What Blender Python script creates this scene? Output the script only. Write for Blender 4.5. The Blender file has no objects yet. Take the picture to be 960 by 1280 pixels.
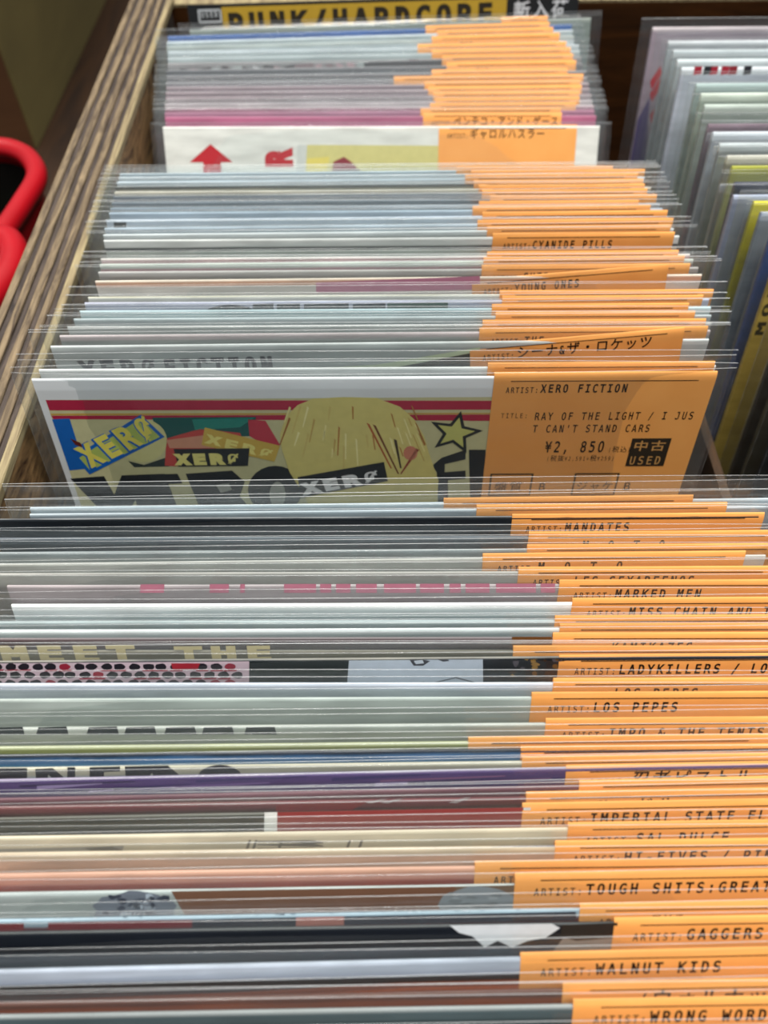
import bpy, bmesh, math, random, os
from mathutils import Vector, Matrix
random.seed(7)
SC = bpy.context.scene
COL = SC.collection
PI = math.pi

# ------------------------------------------------------------------ camera
CAM_Z = 0.327
FPX = 1000.0
PITCH = math.radians(54.07)
cd = bpy.data.cameras.new('camera')
cam = bpy.data.objects.new('camera', cd); COL.objects.link(cam)
cd.sensor_fit = 'VERTICAL'; cd.sensor_height = 36.0; cd.sensor_width = 27.0
cd.lens = FPX / 1280 * 36.0
cd.clip_start = 0.004; cd.clip_end = 20
cam.location = (0, 0, CAM_Z)
cam.rotation_euler = (PI / 2 - PITCH, 0, math.radians(-0.17))
cd.dof.use_dof = True; cd.dof.focus_distance = 0.185; cd.dof.aperture_fstop = 16.0
SC.camera = cam
MR = cam.rotation_euler.to_matrix()

# ------------------------------------------------------------------ light, exposure
SC.view_settings.view_transform = 'Standard'; SC.view_settings.look = 'None'
SC.view_settings.gamma = 1.0; SC.view_settings.exposure = -0.40
SC.view_settings.use_curve_mapping = False
SC.cycles.transparent_max_bounces = 48
SC.cycles.max_bounces = 10
w = bpy.data.worlds.new('shop_light'); SC.world = w; w.use_nodes = True
w.node_tree.nodes['Background'].inputs[0].default_value = (0.86, 0.93, 1.0, 1)
w.node_tree.nodes['Background'].inputs[1].default_value = 0.32
def lamp(name, loc, tgt, sx, sy, power, col):
    l = bpy.data.lights.new(name, 'AREA'); l.shape = 'RECTANGLE'; l.size = sx; l.size_y = sy
    l.energy = power; l.color = col
    o = bpy.data.objects.new(name, l); COL.objects.link(o); o.location = loc
    o.rotation_euler = (Vector(tgt) - Vector(loc)).to_track_quat('-Z', 'Y').to_euler()
    return o
lamp('ceiling_light', (-0.35, 0.5, 1.9), (0, .2, 0.1), 0.8, 1.8, 46, (1.0, 0.96, 0.9))
lamp('ceiling_light', (0.3, 0.1, 1.9), (0, .15, 0.1), 0.8, 1.6, 60, (1.0, 0.97, 0.92))

# ------------------------------------------------------------------ helpers
def lin(c):
    if isinstance(c, str):
        c = tuple(int(c[i:i+2], 16) for i in (0, 2, 4))
    f = lambda v: (v/255)/12.92 if v/255 <= .04045 else ((v/255+.055)/1.055)**2.4
    return (f(c[0]), f(c[1]), f(c[2]), 1)

def ray(u, v):
    return MR @ Vector(((u-480)/FPX, -(v-640)/FPX, -1))
def at(u, v, z):                       # the point at height z that the photograph shows at (u, v)
    d = ray(u, v); t = (z - CAM_Z) / d.z
    return Vector((0, 0, CAM_Z)) + d * t

def mesh_obj(name, verts, faces, mats, parent=None, midx=None, smooth=False):
    me = bpy.data.meshes.new(name); me.from_pydata([tuple(v) for v in verts], [], faces)
    for m in (mats if isinstance(mats, (list, tuple)) else [mats]): me.materials.append(m)
    if midx: me.polygons.foreach_set('material_index', midx)
    if smooth: me.polygons.foreach_set('use_smooth', [True]*len(me.polygons))
    me.update()
    o = bpy.data.objects.new(name, me); COL.objects.link(o)
    if parent: o.parent = parent
    return o
def tag(o, label=None, cat=None, group=None, kind=None):
    if label: o['label'] = label
    if cat: o['category'] = cat
    if group: o['group'] = group
    if kind: o['kind'] = kind
    return o
def empty(name, loc, rot=(0, 0, 0)):
    o = bpy.data.objects.new(name, None); COL.objects.link(o); o.location = loc; o.rotation_euler = rot
    o.empty_display_size = .01
    return o
def box_vf(x0, x1, y0, y1, z0, z1):
    v = [(x, y, z) for x in (x0, x1) for y in (y0, y1) for z in (z0, z1)]
    f = [(0, 1, 3, 2), (4, 6, 7, 5), (0, 4, 5, 1), (2, 3, 7, 6), (0, 2, 6, 4), (1, 5, 7, 3)]
    return v, f
def box(name, b, mat, parent=None, bevel=0.0):
    v, f = box_vf(*b)
    o = mesh_obj(name, v, f, mat, parent)
    if bevel:
        bm = bmesh.new(); bm.from_mesh(o.data)
        bmesh.ops.bevel(bm, geom=bm.edges[:], offset=bevel, segments=2, affect='EDGES', profile=.6)
        bm.to_mesh(o.data); bm.free()
    return o
def tube(name, pts, r, mat, parent=None, n=12, closed=False):
    V = [Vector(p) for p in pts]; verts = []; faces = []
    m = len(V)
    for i, p in enumerate(V):
        a = V[i-1] if (i or closed) else p
        b = V[(i+1) % m] if (i < m-1 or closed) else p
        t = (b-a).normalized(); s = t.cross(Vector((0, 0, 1)))
        if s.length < .01: s = t.cross(Vector((0, 1, 0)))
        s.normalize(); q = s.cross(t)
        for k in range(n):
            an = 2*PI*k/n
            verts.append(p + (s*math.cos(an) + q*math.sin(an))*r)
    for i in range(m if closed else m-1):
        for k in range(n):
            a = i*n+k; b = i*n+(k+1) % n; c = ((i+1) % m)*n+(k+1) % n; d = ((i+1) % m)*n+k
            faces.append((a, b, c, d))
    if not closed:
        faces.append(tuple(range(n))[::-1]); faces.append(tuple((m-1)*n+k for k in range(n)))
    return mesh_obj(name, verts, faces, mat, parent, smooth=True)
def smooth_path(P, closed=False, sub=8):
    P = [Vector(p) for p in P]; out = []; n = len(P)
    for i in range(n if closed else n-1):
        p0 = P[(i-1) % n] if (i or closed) else P[0]; p1 = P[i]; p2 = P[(i+1) % n]
        p3 = P[(i+2) % n] if (i+2 < n or closed) else P[-1]
        for k in range(sub):
            t = k/sub
            out.append(.5*((2*p1)+(p2-p0)*t+(2*p0-5*p1+4*p2-p3)*t*t+(3*p1-p0-3*p2+p3)*t**3))
    if not closed: out.append(P[-1])
    return out

# ------------------------------------------------------------------ materials
def new_mat(name):
    m = bpy.data.materials.new(name); m.use_nodes = True
    nt = m.node_tree; b = nt.nodes['Principled BSDF']
    return m, nt, b
def N(nt, t, **kw):
    n = nt.nodes.new(t)
    for k, v in kw.items(): setattr(n, k, v)
    return n
_flat = {}
def flat(c, rough=.55, spec=.3):
    key = (c, rough, spec)
    if key not in _flat:
        m, nt, b = new_mat('print_' + (c if isinstance(c, str) else 'x'))
        tc = N(nt, 'ShaderNodeTexCoord'); no = N(nt, 'ShaderNodeTexNoise'); no.inputs['Scale'].default_value = 400
        nt.links.new(tc.outputs['Object'], no.inputs['Vector'])
        mx = N(nt, 'ShaderNodeMix', data_type='RGBA'); L = lin(c)
        mx.inputs[6].default_value = tuple(x*.9 for x in L[:3]) + (1,); mx.inputs[7].default_value = tuple(min(1, x*1.1) for x in L[:3]) + (1,)
        nt.links.new(no.outputs['Fac'], mx.inputs[0]); nt.links.new(mx.outputs[2], b.inputs['Base Color'])
        b.inputs['Roughness'].default_value = rough; b.inputs['Specular IOR Level'].default_value = spec
        _flat[key] = m
    return _flat[key]
INK = flat('1e1710', .6, .2)
INK2 = flat('3a2c1c', .6, .2)

def cover_mat(bands, mottled=.12, top=.1835, streak=0.0):
    """printed card: horizontal colour bands by distance below the top edge (mm), with faint mottling"""
    m, nt, b = new_mat('printed_card')
    tc = N(nt, 'ShaderNodeTexCoord'); sp = N(nt, 'ShaderNodeSeparateXYZ'); nt.links.new(tc.outputs['Object'], sp.inputs[0])
    mp = N(nt, 'ShaderNodeMapping'); mp.inputs['Scale'].default_value = (60, 60, 260)
    mp.inputs['Location'].default_value = (random.random()*50, random.random()*50, random.random()*50)
    nt.links.new(tc.outputs['Object'], mp.inputs[0])
    no = N(nt, 'ShaderNodeTexNoise'); no.inputs['Scale'].default_value = 1.0; no.inputs['Detail'].default_value = 3
    nt.links.new(mp.outputs[0], no.inputs['Vector'])
    s = N(nt, 'ShaderNodeMath', operation='SUBTRACT'); s.inputs[0].default_value = top; nt.links.new(sp.outputs['Z'], s.inputs[1])
    q = N(nt, 'ShaderNodeMath', operation='DIVIDE'); nt.links.new(s.outputs[0], q.inputs[0]); q.inputs[1].default_value = .03
    j = N(nt, 'ShaderNodeMath', operation='MULTIPLY_ADD'); nt.links.new(no.outputs['Fac'], j.inputs[0])
    j.inputs[1].default_value = .02; nt.links.new(q.outputs[0], j.inputs[2])
    cr = N(nt, 'ShaderNodeValToRGB'); cr.color_ramp.interpolation = 'LINEAR'
    el = cr.color_ramp.elements
    el[0].position = 0; el[0].color = lin(bands[0][1]); last = bands[0][1]
    el.remove(el[1])
    for mm, c in bands[1:]:
        p = min(.999, mm/30.0)
        e = el.new(max(0, p-.012)); e.color = lin(last)
        e = el.new(min(1, p+.012)); e.color = lin(c); last = c
    nt.links.new(j.outputs[0], cr.inputs[0])
    mx = N(nt, 'ShaderNodeMix', data_type='RGBA', blend_type='MULTIPLY'); mx.inputs[0].default_value = 1
    mr = N(nt, 'ShaderNodeMapRange'); mr.inputs['From Min'].default_value = .3; mr.inputs['From Max'].default_value = .7
    mr.inputs['To Min'].default_value = 1-mottled*2; mr.inputs['To Max'].default_value = 1.0+mottled*.3
    nt.links.new(no.outputs['Fac'], mr.inputs[0]); nt.links.new(cr.outputs[0], mx.inputs[6]); nt.links.new(mr.outputs[0], mx.inputs[7])
    nt.links.new(mx.outputs[2], b.inputs['Base Color'])
    b.inputs['Roughness'].default_value = .42; b.inputs['Specular IOR Level'].default_value = .4
    return m

def plastic_mat(name, clear, haze, rough, tint=(1, 1, 1, 1)):
    m, nt, b = new_mat(name); nt.nodes.remove(b)
    out = nt.nodes['Material Output']
    tr = N(nt, 'ShaderNodeBsdfTransparent'); tr.inputs[0].default_value = (clear*.985, clear, clear, 1)
    gl = N(nt, 'ShaderNodeBsdfGlossy'); gl.inputs['Roughness'].default_value = rough; gl.inputs[0].default_value = (1, 1, 1, 1)
    df = N(nt, 'ShaderNodeBsdfDiffuse'); df.inputs[0].default_value = (.86, .9, .92, 1)
    tl = N(nt, 'ShaderNodeBsdfTranslucent'); tl.inputs[0].default_value = (.86, .9, .92, 1)
    fc = N(nt, 'ShaderNodeLayerWeight'); fc.inputs['Blend'].default_value = .5      # Schlick: the same from both sides of the film
    pw5 = N(nt, 'ShaderNodeMath', operation='POWER'); nt.links.new(fc.outputs['Facing'], pw5.inputs[0]); pw5.inputs[1].default_value = 5
    lw = N(nt, 'ShaderNodeMath', operation='MULTIPLY_ADD'); nt.links.new(pw5.outputs[0], lw.inputs[0]); lw.inputs[1].default_value = .9; lw.inputs[2].default_value = .05
    tc = N(nt, 'ShaderNodeTexCoord'); mp = N(nt, 'ShaderNodeMapping'); mp.inputs['Scale'].default_value = (14, 60, 220)
    no = N(nt, 'ShaderNodeTexNoise'); no.inputs['Scale'].default_value = 1; no.inputs['Detail'].default_value = 4
    nt.links.new(tc.outputs['Object'], mp.inputs[0]); nt.links.new(mp.outputs[0], no.inputs['Vector'])
    bp = N(nt, 'ShaderNodeBump'); bp.inputs['Strength'].default_value = .5; bp.inputs['Distance'].default_value = .0006
    nt.links.new(no.outputs['Fac'], bp.inputs['Height']); nt.links.new(bp.outputs[0], gl.inputs['Normal'])
    hz = N(nt, 'ShaderNodeMapRange'); hz.inputs['From Min'].default_value = .35; hz.inputs['From Max'].default_value = .75
    hz.inputs['To Min'].default_value = haze*.6; hz.inputs['To Max'].default_value = haze*1.6
    nt.links.new(no.outputs['Fac'], hz.inputs[0])
    ad = N(nt, 'ShaderNodeMixShader'); ad.inputs[0].default_value = .5
    nt.links.new(df.outputs[0], ad.inputs[1]); nt.links.new(tl.outputs[0], ad.inputs[2])
    m1 = N(nt, 'ShaderNodeMixShader'); nt.links.new(hz.outputs[0], m1.inputs[0])
    nt.links.new(tr.outputs[0], m1.inputs[1]); nt.links.new(ad.outputs[0], m1.inputs[2])
    m2 = N(nt, 'ShaderNodeMixShader'); nt.links.new(lw.outputs[0], m2.inputs[0])
    nt.links.new(m1.outputs[0], m2.inputs[1]); nt.links.new(gl.outputs[0], m2.inputs[2])
    nt.links.new(m2.outputs[0], out.inputs[0])
    return m
PLASTIC = plastic_mat('clear_film', .99, .022, .12)
FILMEDGE = plastic_mat('film_cut_edge', .94, .32, .2)  # extra milky haze paints the highlights along the film's edges

def label_mat():
    m, nt, b = new_mat('orange_label_paper')
    tc = N(nt, 'ShaderNodeTexCoord'); no = N(nt, 'ShaderNodeTexNoise'); no.inputs['Scale'].default_value = 90; no.inputs['Detail'].default_value = 3
    nt.links.new(tc.outputs['Object'], no.inputs['Vector'])
    mx = N(nt, 'ShaderNodeMix', data_type='RGBA'); mx.inputs[6].default_value = lin('d8924a'); mx.inputs[7].default_value = lin('e4a25a')
    nt.links.new(no.outputs['Fac'], mx.inputs[0]); nt.links.new(mx.outputs[2], b.inputs['Base Color'])
    b.inputs['Roughness'].default_value = .6; b.inputs['Specular IOR Level'].default_value = .25
    return m
LABEL = label_mat()

def wood_mat(name, c1, c2, scale=(8, 90, 90), dist=2.0, rough=.6, bump=.3, spec=.3):
    m, nt, b = new_mat(name)
    tc = N(nt, 'ShaderNodeTexCoord'); mp = N(nt, 'ShaderNodeMapping'); mp.inputs['Scale'].default_value = scale
    no = N(nt, 'ShaderNodeTexNoise'); no.inputs['Scale'].default_value = 1; no.inputs['Detail'].default_value = 6; no.inputs['Distortion'].default_value = dist
    no.inputs['Roughness'].default_value = .65
    nt.links.new(tc.outputs['Object'], mp.inputs[0]); nt.links.new(mp.outputs[0], no.inputs['Vector'])
    cr = N(nt, 'ShaderNodeValToRGB'); cr.color_ramp.elements[0].position = .34; cr.color_ramp.elements[1].position = .66
    cr.color_ramp.elements[0].color = lin(c1); cr.color_ramp.elements[1].color = lin(c2)
    nt.links.new(no.outputs['Fac'], cr.inputs[0]); nt.links.new(cr.outputs[0], b.inputs['Base Color'])
    bp = N(nt, 'ShaderNodeBump'); bp.inputs['Strength'].default_value = bump; bp.inputs['Distance'].default_value = .0008
    nt.links.new(no.outputs['Fac'], bp.inputs['Height']); nt.links.new(bp.outputs[0], b.inputs['Normal'])
    b.inputs['Roughness'].default_value = rough; b.inputs['Specular IOR Level'].default_value = spec
    return m
PLY_LIGHT = wood_mat('light_ply', '463a2f', '8d7b60', (500, 45, 500), 1.2, .65, .6)
PLY_PALE = wood_mat('pale_ply', '6e5f48', 'a69873', (500, 30, 500), .6, .6, .4)
PLY_DARK = wood_mat('dark_ply', '2a2422', '554a43', (500, 45, 500), 1.0, .7, .6)
PANEL = wood_mat('stained_panel', '2c1808', '4b2b10', (10, 10, 90), 1.5, .45, .15)
INNER = wood_mat('swirled_panel_face', '301b0d', '99784f', (0.01, 16, 60), 6.5, .55, .3)
FLOORM = wood_mat('bin_floor', '1c110a', '35210f', (40, 6, 40), 1, .6, .2)

# ------------------------------------------------------------------ lettering (flat print, glyph by glyph)
_fp = os.path.join(bpy.utils.resource_path('LOCAL'), 'datafiles', 'fonts', 'DejaVuSansMono.woff2')
FONT = None
try:
    if os.path.exists(_fp): FONT = bpy.data.fonts.load(_fp)
except Exception: FONT = None
_fj = os.path.join(bpy.utils.resource_path('LOCAL'), 'datafiles', 'fonts', 'Noto Sans CJK Regular.woff2')
FONTJ = None
try:
    if os.path.exists(_fj): FONTJ = bpy.data.fonts.load(_fj)
except Exception: FONTJ = None
_glyph = {}; _em = {}
def glyph(ch, bold=0.0):
    k = (ch, bold)
    if k in _glyph: return _glyph[k]
    cu = bpy.data.curves.new('glyph', 'FONT'); cu.body = ch; cu.size = 1.0; cu.resolution_u = 2; cu.offset = bold
    f_ = FONTJ if ord(ch) > 0x2e80 else FONT
    if f_: cu.font = f_
    o = bpy.data.objects.new('glyph', cu); COL.objects.link(o)
    bpy.context.view_layer.update()
    me = o.evaluated_get(bpy.context.evaluated_depsgraph_get()).to_mesh()
    vs = [(v.co.x, v.co.y) for v in me.vertices]; fs = [tuple(p.vertices) for p in me.polygons]
    # lay flat: keep front faces only (a flat text has one layer)
    bpy.data.objects.remove(o); bpy.data.curves.remove(cu)
    if ord(ch) > 0x2e80:                  # bring the wide glyphs to one em, whatever the font's own scale is
        if ch != '国' : glyph('国')
        if '国' not in _em: _em['国'] = max(.05, (max(v[1] for v in vs)-min(v[1] for v in vs))/.86) if vs else 1
        q = _em['国']; vs = [(x/q, y/q) for x, y in vs]
    _glyph[k] = (vs, fs)
    return _glyph[k]
class Ink:
    """collects flat printed shapes in the (x, z) plane of a face; layers keep them apart"""
    def __init__(s): s.v = []; s.f = []; s.m = []; s.mats = []
    def mi(s, mat):
        if mat not in s.mats: s.mats.append(mat)
        return s.mats.index(mat)
    def poly(s, pts, mat, lay=0):
        b = len(s.v); s.v += [(x, z, lay) for x, z in pts]; s.f.append(tuple(range(b, b+len(pts)))); s.m.append(s.mi(mat))
    def rect(s, x0, z0, x1, z1, mat, lay=0): s.poly([(x0, z0), (x1, z0), (x1, z1), (x0, z1)], mat, lay)
    def text(s, txt, x, z, cap, pitch, mat, lay=1, bold=0.0, ang=0.0, shear=0.0, up=None):
        """baseline start (x, z), capital height and pitch in metres; full-width characters take two pitches"""
        size = cap/.729; cx = 0; k = s.mi(mat); ca, sa = math.cos(ang), math.sin(ang)
        for ch in txt:
            wide = ord(ch) > 0x2e80
            if ch != ' ':
                vs, fs = glyph(ch, min(bold, .015) if ch == 'Ø' else min(bold, .005) if wide else bold); b = len(s.v)
                if wide:
                    sx = pitch*2*.92; sz = cap*1.22
                else:
                    sx = pitch/.602; sz = size
                for (gx, gz) in vs:
                    px = cx + gx*sx + shear*gz*sz; pz = gz*sz
                    s.v.append((x+px*ca-pz*sa, z+px*sa+pz*ca, lay))
                s.f += [tuple(b+i for i in f) for f in fs]; s.m += [k]*len(fs)
            cx += pitch*(2 if wide else 1)
        return cx
    def build(s, name, y0, warp, parent):
        if not s.f: return None
        V = [warp(x, y0-.00001*(l+1), z) for x, z, l in s.v]
        return mesh_obj(name, V, s.f, s.mats, parent, s.m)

# ------------------------------------------------------------------ the record sleeve
LT = 0.1835                              # height of the label's top edge along the sleeve
class Sleeve: pass
def make_warp(a, b, ph):
    def warp(x, y, z):
        k = max(0.0, z/LT)**2
        return (x, y + a*k*math.sin(x*28+ph) + b*k*math.cos(x*11+ph*2), z)
    return warp
def make_sleeve(cx, base_y, theta, yaw, roll=0.0, lift=0.0, covers=None, cdrop=.0012, extra=.0032, lab=(-.0005, .0585), thin=.0004, bulge=0.0,
                cw=.0895, pw=.0945, seed=0, haslabel=True, name='record_sleeve', pshift=0.0, ltilt=0.0, stiff=False):
    S = Sleeve(); rnd = random.Random(seed)
    root = empty(name, (cx, base_y, lift))
    M = Matrix.Rotation(yaw, 3, 'Z') @ Matrix.Rotation(-theta, 3, 'X') @ Matrix.Rotation(roll, 3, 'Y')
    root.rotation_euler = M.to_euler()
    S.root = root; S.M = M; S.loc = Vector((cx, base_y, lift))
    warp = make_warp(0, 0, 0) if stiff else make_warp(rnd.uniform(-.00012, .00012), rnd.uniform(-.00012, .00012), rnd.uniform(0, 6)); S.warp = warp
    # cover: card with a rounded top edge
    ct = LT - cdrop; S.ct = ct; nx = 12; t = thin
    prof = [(-t, .001), (-t, .06), (-t, .12), (-t, ct-t*1.2)] + [(-t*math.cos(a), ct-t*1.2+t*1.2*math.sin(a)) for a in (PI/4, PI/2, 3*PI/4)] + [(t, ct-t*1.2), (t, .09), (t, .001)]
    V = []; F = []; n = len(prof)
    for i in range(nx+1):
        x = -cw + 2*cw*i/nx
        for (y, z) in prof: V.append(warp(x, y, z))
    for i in range(nx):
        for k in range(n):
            k2 = (k+1) % n; F.append((i*n+k, (i+1)*n+k, (i+1)*n+k2, i*n+k2))
    F.append(tuple(range(n))); F.append(tuple(nx*n+k for k in range(n))[::-1])
    S.cover = mesh_obj('cover', V, F, covers, root)
    # plastic: two sheets joined at the bottom and sides, open at the top, cut edges whitened to stand in for highlights
    top = LT + extra; yo = .00075; rows = [.0006, .05, .11, .16, LT-.004, LT, top]
    V = []; F = []; mi = []; nx = 16
    amp = rnd.uniform(.00006, .0002); p1 = rnd.uniform(0, 6); p2 = rnd.uniform(14, 34); dz = rnd.uniform(-.0004, .0008); tl = rnd.uniform(-.004, .004)
    for side in (-1, 1):
        for z in rows:
            for i in range(nx+1):
                x = -pw + 2*pw*i/nx + pshift
                fl = max(0.0, (z-(LT-.006))/(top-LT+.006)); e = 1-abs(2*i/nx-1)**3
                y = side*yo*(e*.85+.15 if z > .003 else .1)
                y += amp*fl*math.sin(x*p2+p1+side) + side*bulge*fl*e + .0006*fl
                zz = z + (fl*(dz*side + tl*x) if z == top else 0)
                V.append(warp(x, y, zz))
    R = len(rows); W = nx+1
    for sd in (0, 1):
        o = sd*R*W
        for r in range(R-1):
            for i in range(nx):
                a = o+r*W+i; q = (a, a+1, a+W+1, a+W)
                F.append(q if sd == 0 else q[::-1]); mi.append(0)
    for r in range(R-1):                      # welded side seams
        for i in (0, nx):
            a = r*W+i; b = R*W+a; F.append((a, b, b+W, a+W)); mi.append(1)
    eh = .00013                               # cut edge: a thin strip standing on each sheet's rim
    for sd in (0, 1):
        o = sd*R*W + (R-1)*W; base = len(V)
        for i in range(nx+1):
            x, y, z = V[o+i]; V.append((x, y-.00009, z)); V.append((x, y, z+eh)); V.append((x, y+.00009, z))
        for i in range(nx):
            a = base+3*i
            F.append((a, a+3, a+4, a+1)); F.append((a+1, a+4, a+5, a+2)); mi += [1, 1]
    S.plastic = mesh_obj('plastic_sleeve', V, F, [PLASTIC, FILMEDGE], root, mi, smooth=True)
    # label: paper folded over at the top
    S.lab = lab
    if haslabel:
        x0, x1 = lab; xm = (x0+x1)/2; ct_, st_ = math.cos(ltilt), math.sin(ltilt)
        if ltilt:
            warp = lambda x, y, z: S.warp(xm+(x-xm)*ct_-(z-LT)*st_, y, LT+(x-xm)*st_+(z-LT)*ct_)
        S.lwarp = warp
        rr = .0005; zt = LT-rr
        prof = [(-.0005, LT-.085), (-.0005, LT-.04), (-.00052, LT-.012), (-.0005, LT-.0028), (-.00046, LT-.0016), (-.00034, LT-.0009), (-.00012, LT-.0003), (.0001, LT), (.00032, LT-.0003), (.00045, LT-.001), (rr, LT-.002), (rr, LT-.02)]
        V = []; F = []; n = len(prof); nx = 8; tilt = rnd.uniform(-.004, .004)
        for i in range(nx+1):
            x = x0+(x1-x0)*i/nx
            for (y, z) in prof: V.append(warp(x, y, z))
        for i in range(nx):
            for k in range(n-1): F.append((i*n+k, (i+1)*n+k, (i+1)*n+k+1, i*n+k+1))
        S.label = mesh_obj('price_label', V, F, LABEL, root, smooth=True)
    return S
def face_xy(S, u, v):
    """where the sight line through (u, v) meets the front of sleeve S, in the sleeve's own (x, z)"""
    d = S.M.transposed() @ ray(u, v); o = S.M.transposed() @ (Vector((0, 0, CAM_Z)) - S.loc)
    t = (-.0004 - o.y)/d.y
    return (o.x + d.x*t, o.z + d.z*t)
def label_print(S, name, line2=None, jp=False, full=False):
    ink = Ink(); x0, x1 = S.lab; dl = .0012 if name and name.startswith('XER') else 0; S_ = LT-dl
    ink.rect(x0+.0045, LT-.0014-dl, x1-.0045, LT-.00118-dl, INK)
    if name:
        ink.text('ARTIST:', x0+.0035, S_-.0049, .0024, .00128, INK2, bold=.01)
        nm = name
        wd = sum(2 if ord(c) > 0x2e80 else 1 for c in nm)
        avail = (x1-.001)-(x0+.0127); pitch = min(.00196, avail/max(1, wd))
        ink.text(nm, x0+.0127, S_-.0048, .0034, pitch, INK, bold=.022)
        if line2: ink.text(line2, x0+.0127, S_-.0092, .0031, .00196, INK, bold=.022)
    else:
        ink.text('ARTIST:', x0+.0035, S_-.0049, .0024, .00128, INK2, bold=.01)
        ink.text(''.join(random.choice('THEASRIONLK ') for _ in range(10)) if False else 'THE', x0+.0127, S_-.0048, .0031, .00196, INK, bold=.022)
    if full: full(ink, x0, x1)
    ink.build('lettering', -.00053, S.lwarp, S.label)

ORD = ['', 'first', 'second', 'third', 'fourth', 'fifth', 'sixth', 'seventh', 'eighth', 'ninth', 'tenth', 'eleventh', 'twelfth', 'thirteenth', 'fourteenth',
       'fifteenth', 'sixteenth', 'seventeenth', 'eighteenth', 'nineteenth', 'twentieth'] + ['twenty-' + t for t in
       ('first', 'second', 'third', 'fourth', 'fifth', 'sixth', 'seventh', 'eighth', 'ninth')] + ['thirtieth'] + ['thirty-' + t for t in
       ('first', 'second', 'third', 'fourth', 'fifth', 'sixth', 'seventh', 'eighth', 'ninth')] + ['fortieth']

def stack(rows, zt0, zt1, th0, th1, gap, group, lab_fmt, seed0, umin=-.0035, umax=.0095, exm=.0014, cxs=None):
    """rows back to front: (v at u=750, rise over the frame, label's left u or None, name, description, bands, options)"""
    n = len(rows); out = []
    rises = [r[1] for r in rows]; prev_d = 9; prev_b = 9
    for i, (v, rise, ll, name, desc, bands, opt) in enumerate(rows):
        f = i/max(1, n-1); zt = zt0+(zt1-zt0)*f
        sm = sum(rises[max(0, i-4):i+5])/len(rises[max(0, i-4):i+5])
        roll = -math.radians(0)-((rise-sm)/960/.8)
        roll = max(-.007, min(.007, roll))
        lift = .0895*abs(math.sin(roll))
        a = at(270, v+sm*.5, zt); b = at(750, v, zt)
        yaw = math.atan2(b.y-a.y, b.x-a.x)
        th = math.radians(th0+(th1-th0)*f)
        xl = at(ll, v, zt).x
        cx = max(umin, min(umax, xl-.0318)) if 'cx' not in opt else opt['cx']
        if cxs:                           # sideways shift of each sleeve in the pack
            for (v0, c0), (v1, c1) in zip(cxs, cxs[1:]):
                if v0 <= v <= v1: cx = c0+(c1-c0)*(v-v0)/(v1-v0)
        d = b.y-(b.x-cx)*math.tan(yaw); want = d; d = min(d, prev_d-gap); prev_d = d
        if os.environ.get('DRIFT'): print('drift', i, v, round((want-d)*1000, 2), name)
        base = d-LT*math.sin(th); base = min(base, prev_b-gap)
        prev_b = base
        th = math.asin(max(-1, min(1, (d-base)/LT))); lift = zt-LT*math.cos(th)
        x0 = xl-cx; lab = (x0, opt.get('lr', x0+.059) if 'lrp' not in opt else at(opt['lrp'], v, zt).x-cx)
        lab = (max(lab[0], -.02), min(lab[1], .0925))
        S = make_sleeve(cx, base, th, yaw, roll, lift, cover_mat(bands, opt.get('mot', .12)), cdrop=opt.get('drop', .0012), thin=opt.get('thin', .0004), extra=opt.get('extra', exm*(.35+random.random())),
                        lab=lab, bulge=opt.get('bulge', 0), seed=seed0+i, cw=opt.get('cw', .0895), ltilt=opt.get('ltilt', 0), stiff='art' in opt)
        if name is not None or True: label_print(S, name, opt.get('line2'), full=opt.get('full'))
        tag(S.root, desc + lab_fmt(i, n), 'record', group)
        if 'art' in opt:
            ink = Ink(); opt['art'](S, ink); ink.build('artwork', -.0004, S.warp, S.cover)
        out.append(S)
    return out

def P(S, pts):
    out = []
    for u, v in pts:
        x, z = face_xy(S, u, v); out.append((max(-.0893, min(.0893, x)), min(z, LT-.0007)))
    return out
def ptext(S, ink, txt, u0, v0, u1, v1, cap, mat, lay=3, bold=.03, shear=0.0):
    a = Vector(face_xy(S, u0, v0)); b = Vector(face_xy(S, u1, v1)); c = Vector(face_xy(S, u0, v0-cap))
    n = sum(2 if ord(ch) > 0x2e80 else 1 for ch in txt)
    dv = b-a
    ink.text(txt, a.x, a.y, (c-a).length, dv.length/n, mat, lay, bold, math.atan2(dv.y, dv.x), shear)
def blob(S, cu, cv, ru, rv, mat, ink, lay, n=24, jag=0.0, a0=0, a1=2*PI, seed=1):
    r = random.Random(seed); pts = []
    for k in range(n):
        a = a0+(a1-a0)*k/(n-1 if a1-a0 < 6 else n); q = 1+r.uniform(-jag, jag)
        pts.append((cu+ru*math.cos(a)*q, cv-rv*math.sin(a)*q))
    ink.poly(P(S, pts), mat, lay)

# ------------------------------------------------------------------ the bin
RZ = .1622                                # top of the plywood rail
shop_floor = box('floor', (-1.6, 1.6, -1.0, 2.2, -.03, -.008), FLOORM); tag(shop_floor, kind='structure')
crate = empty('record_bin', (0, .16, 0))
tag(crate, 'wooden record bin with layered plywood side rail and dark stained back', 'bin')
def cb(name, b, mat, bevel=0, yaw=0): 
    b = (b[0], b[1], b[2]-.16, b[3]-.16, b[4], b[5]); return box(name, b, mat, crate, bevel)
cb('bottom_panel', (-.1195, .36, -.125, .45, -.0078, -.0056), FLOORM)
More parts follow.
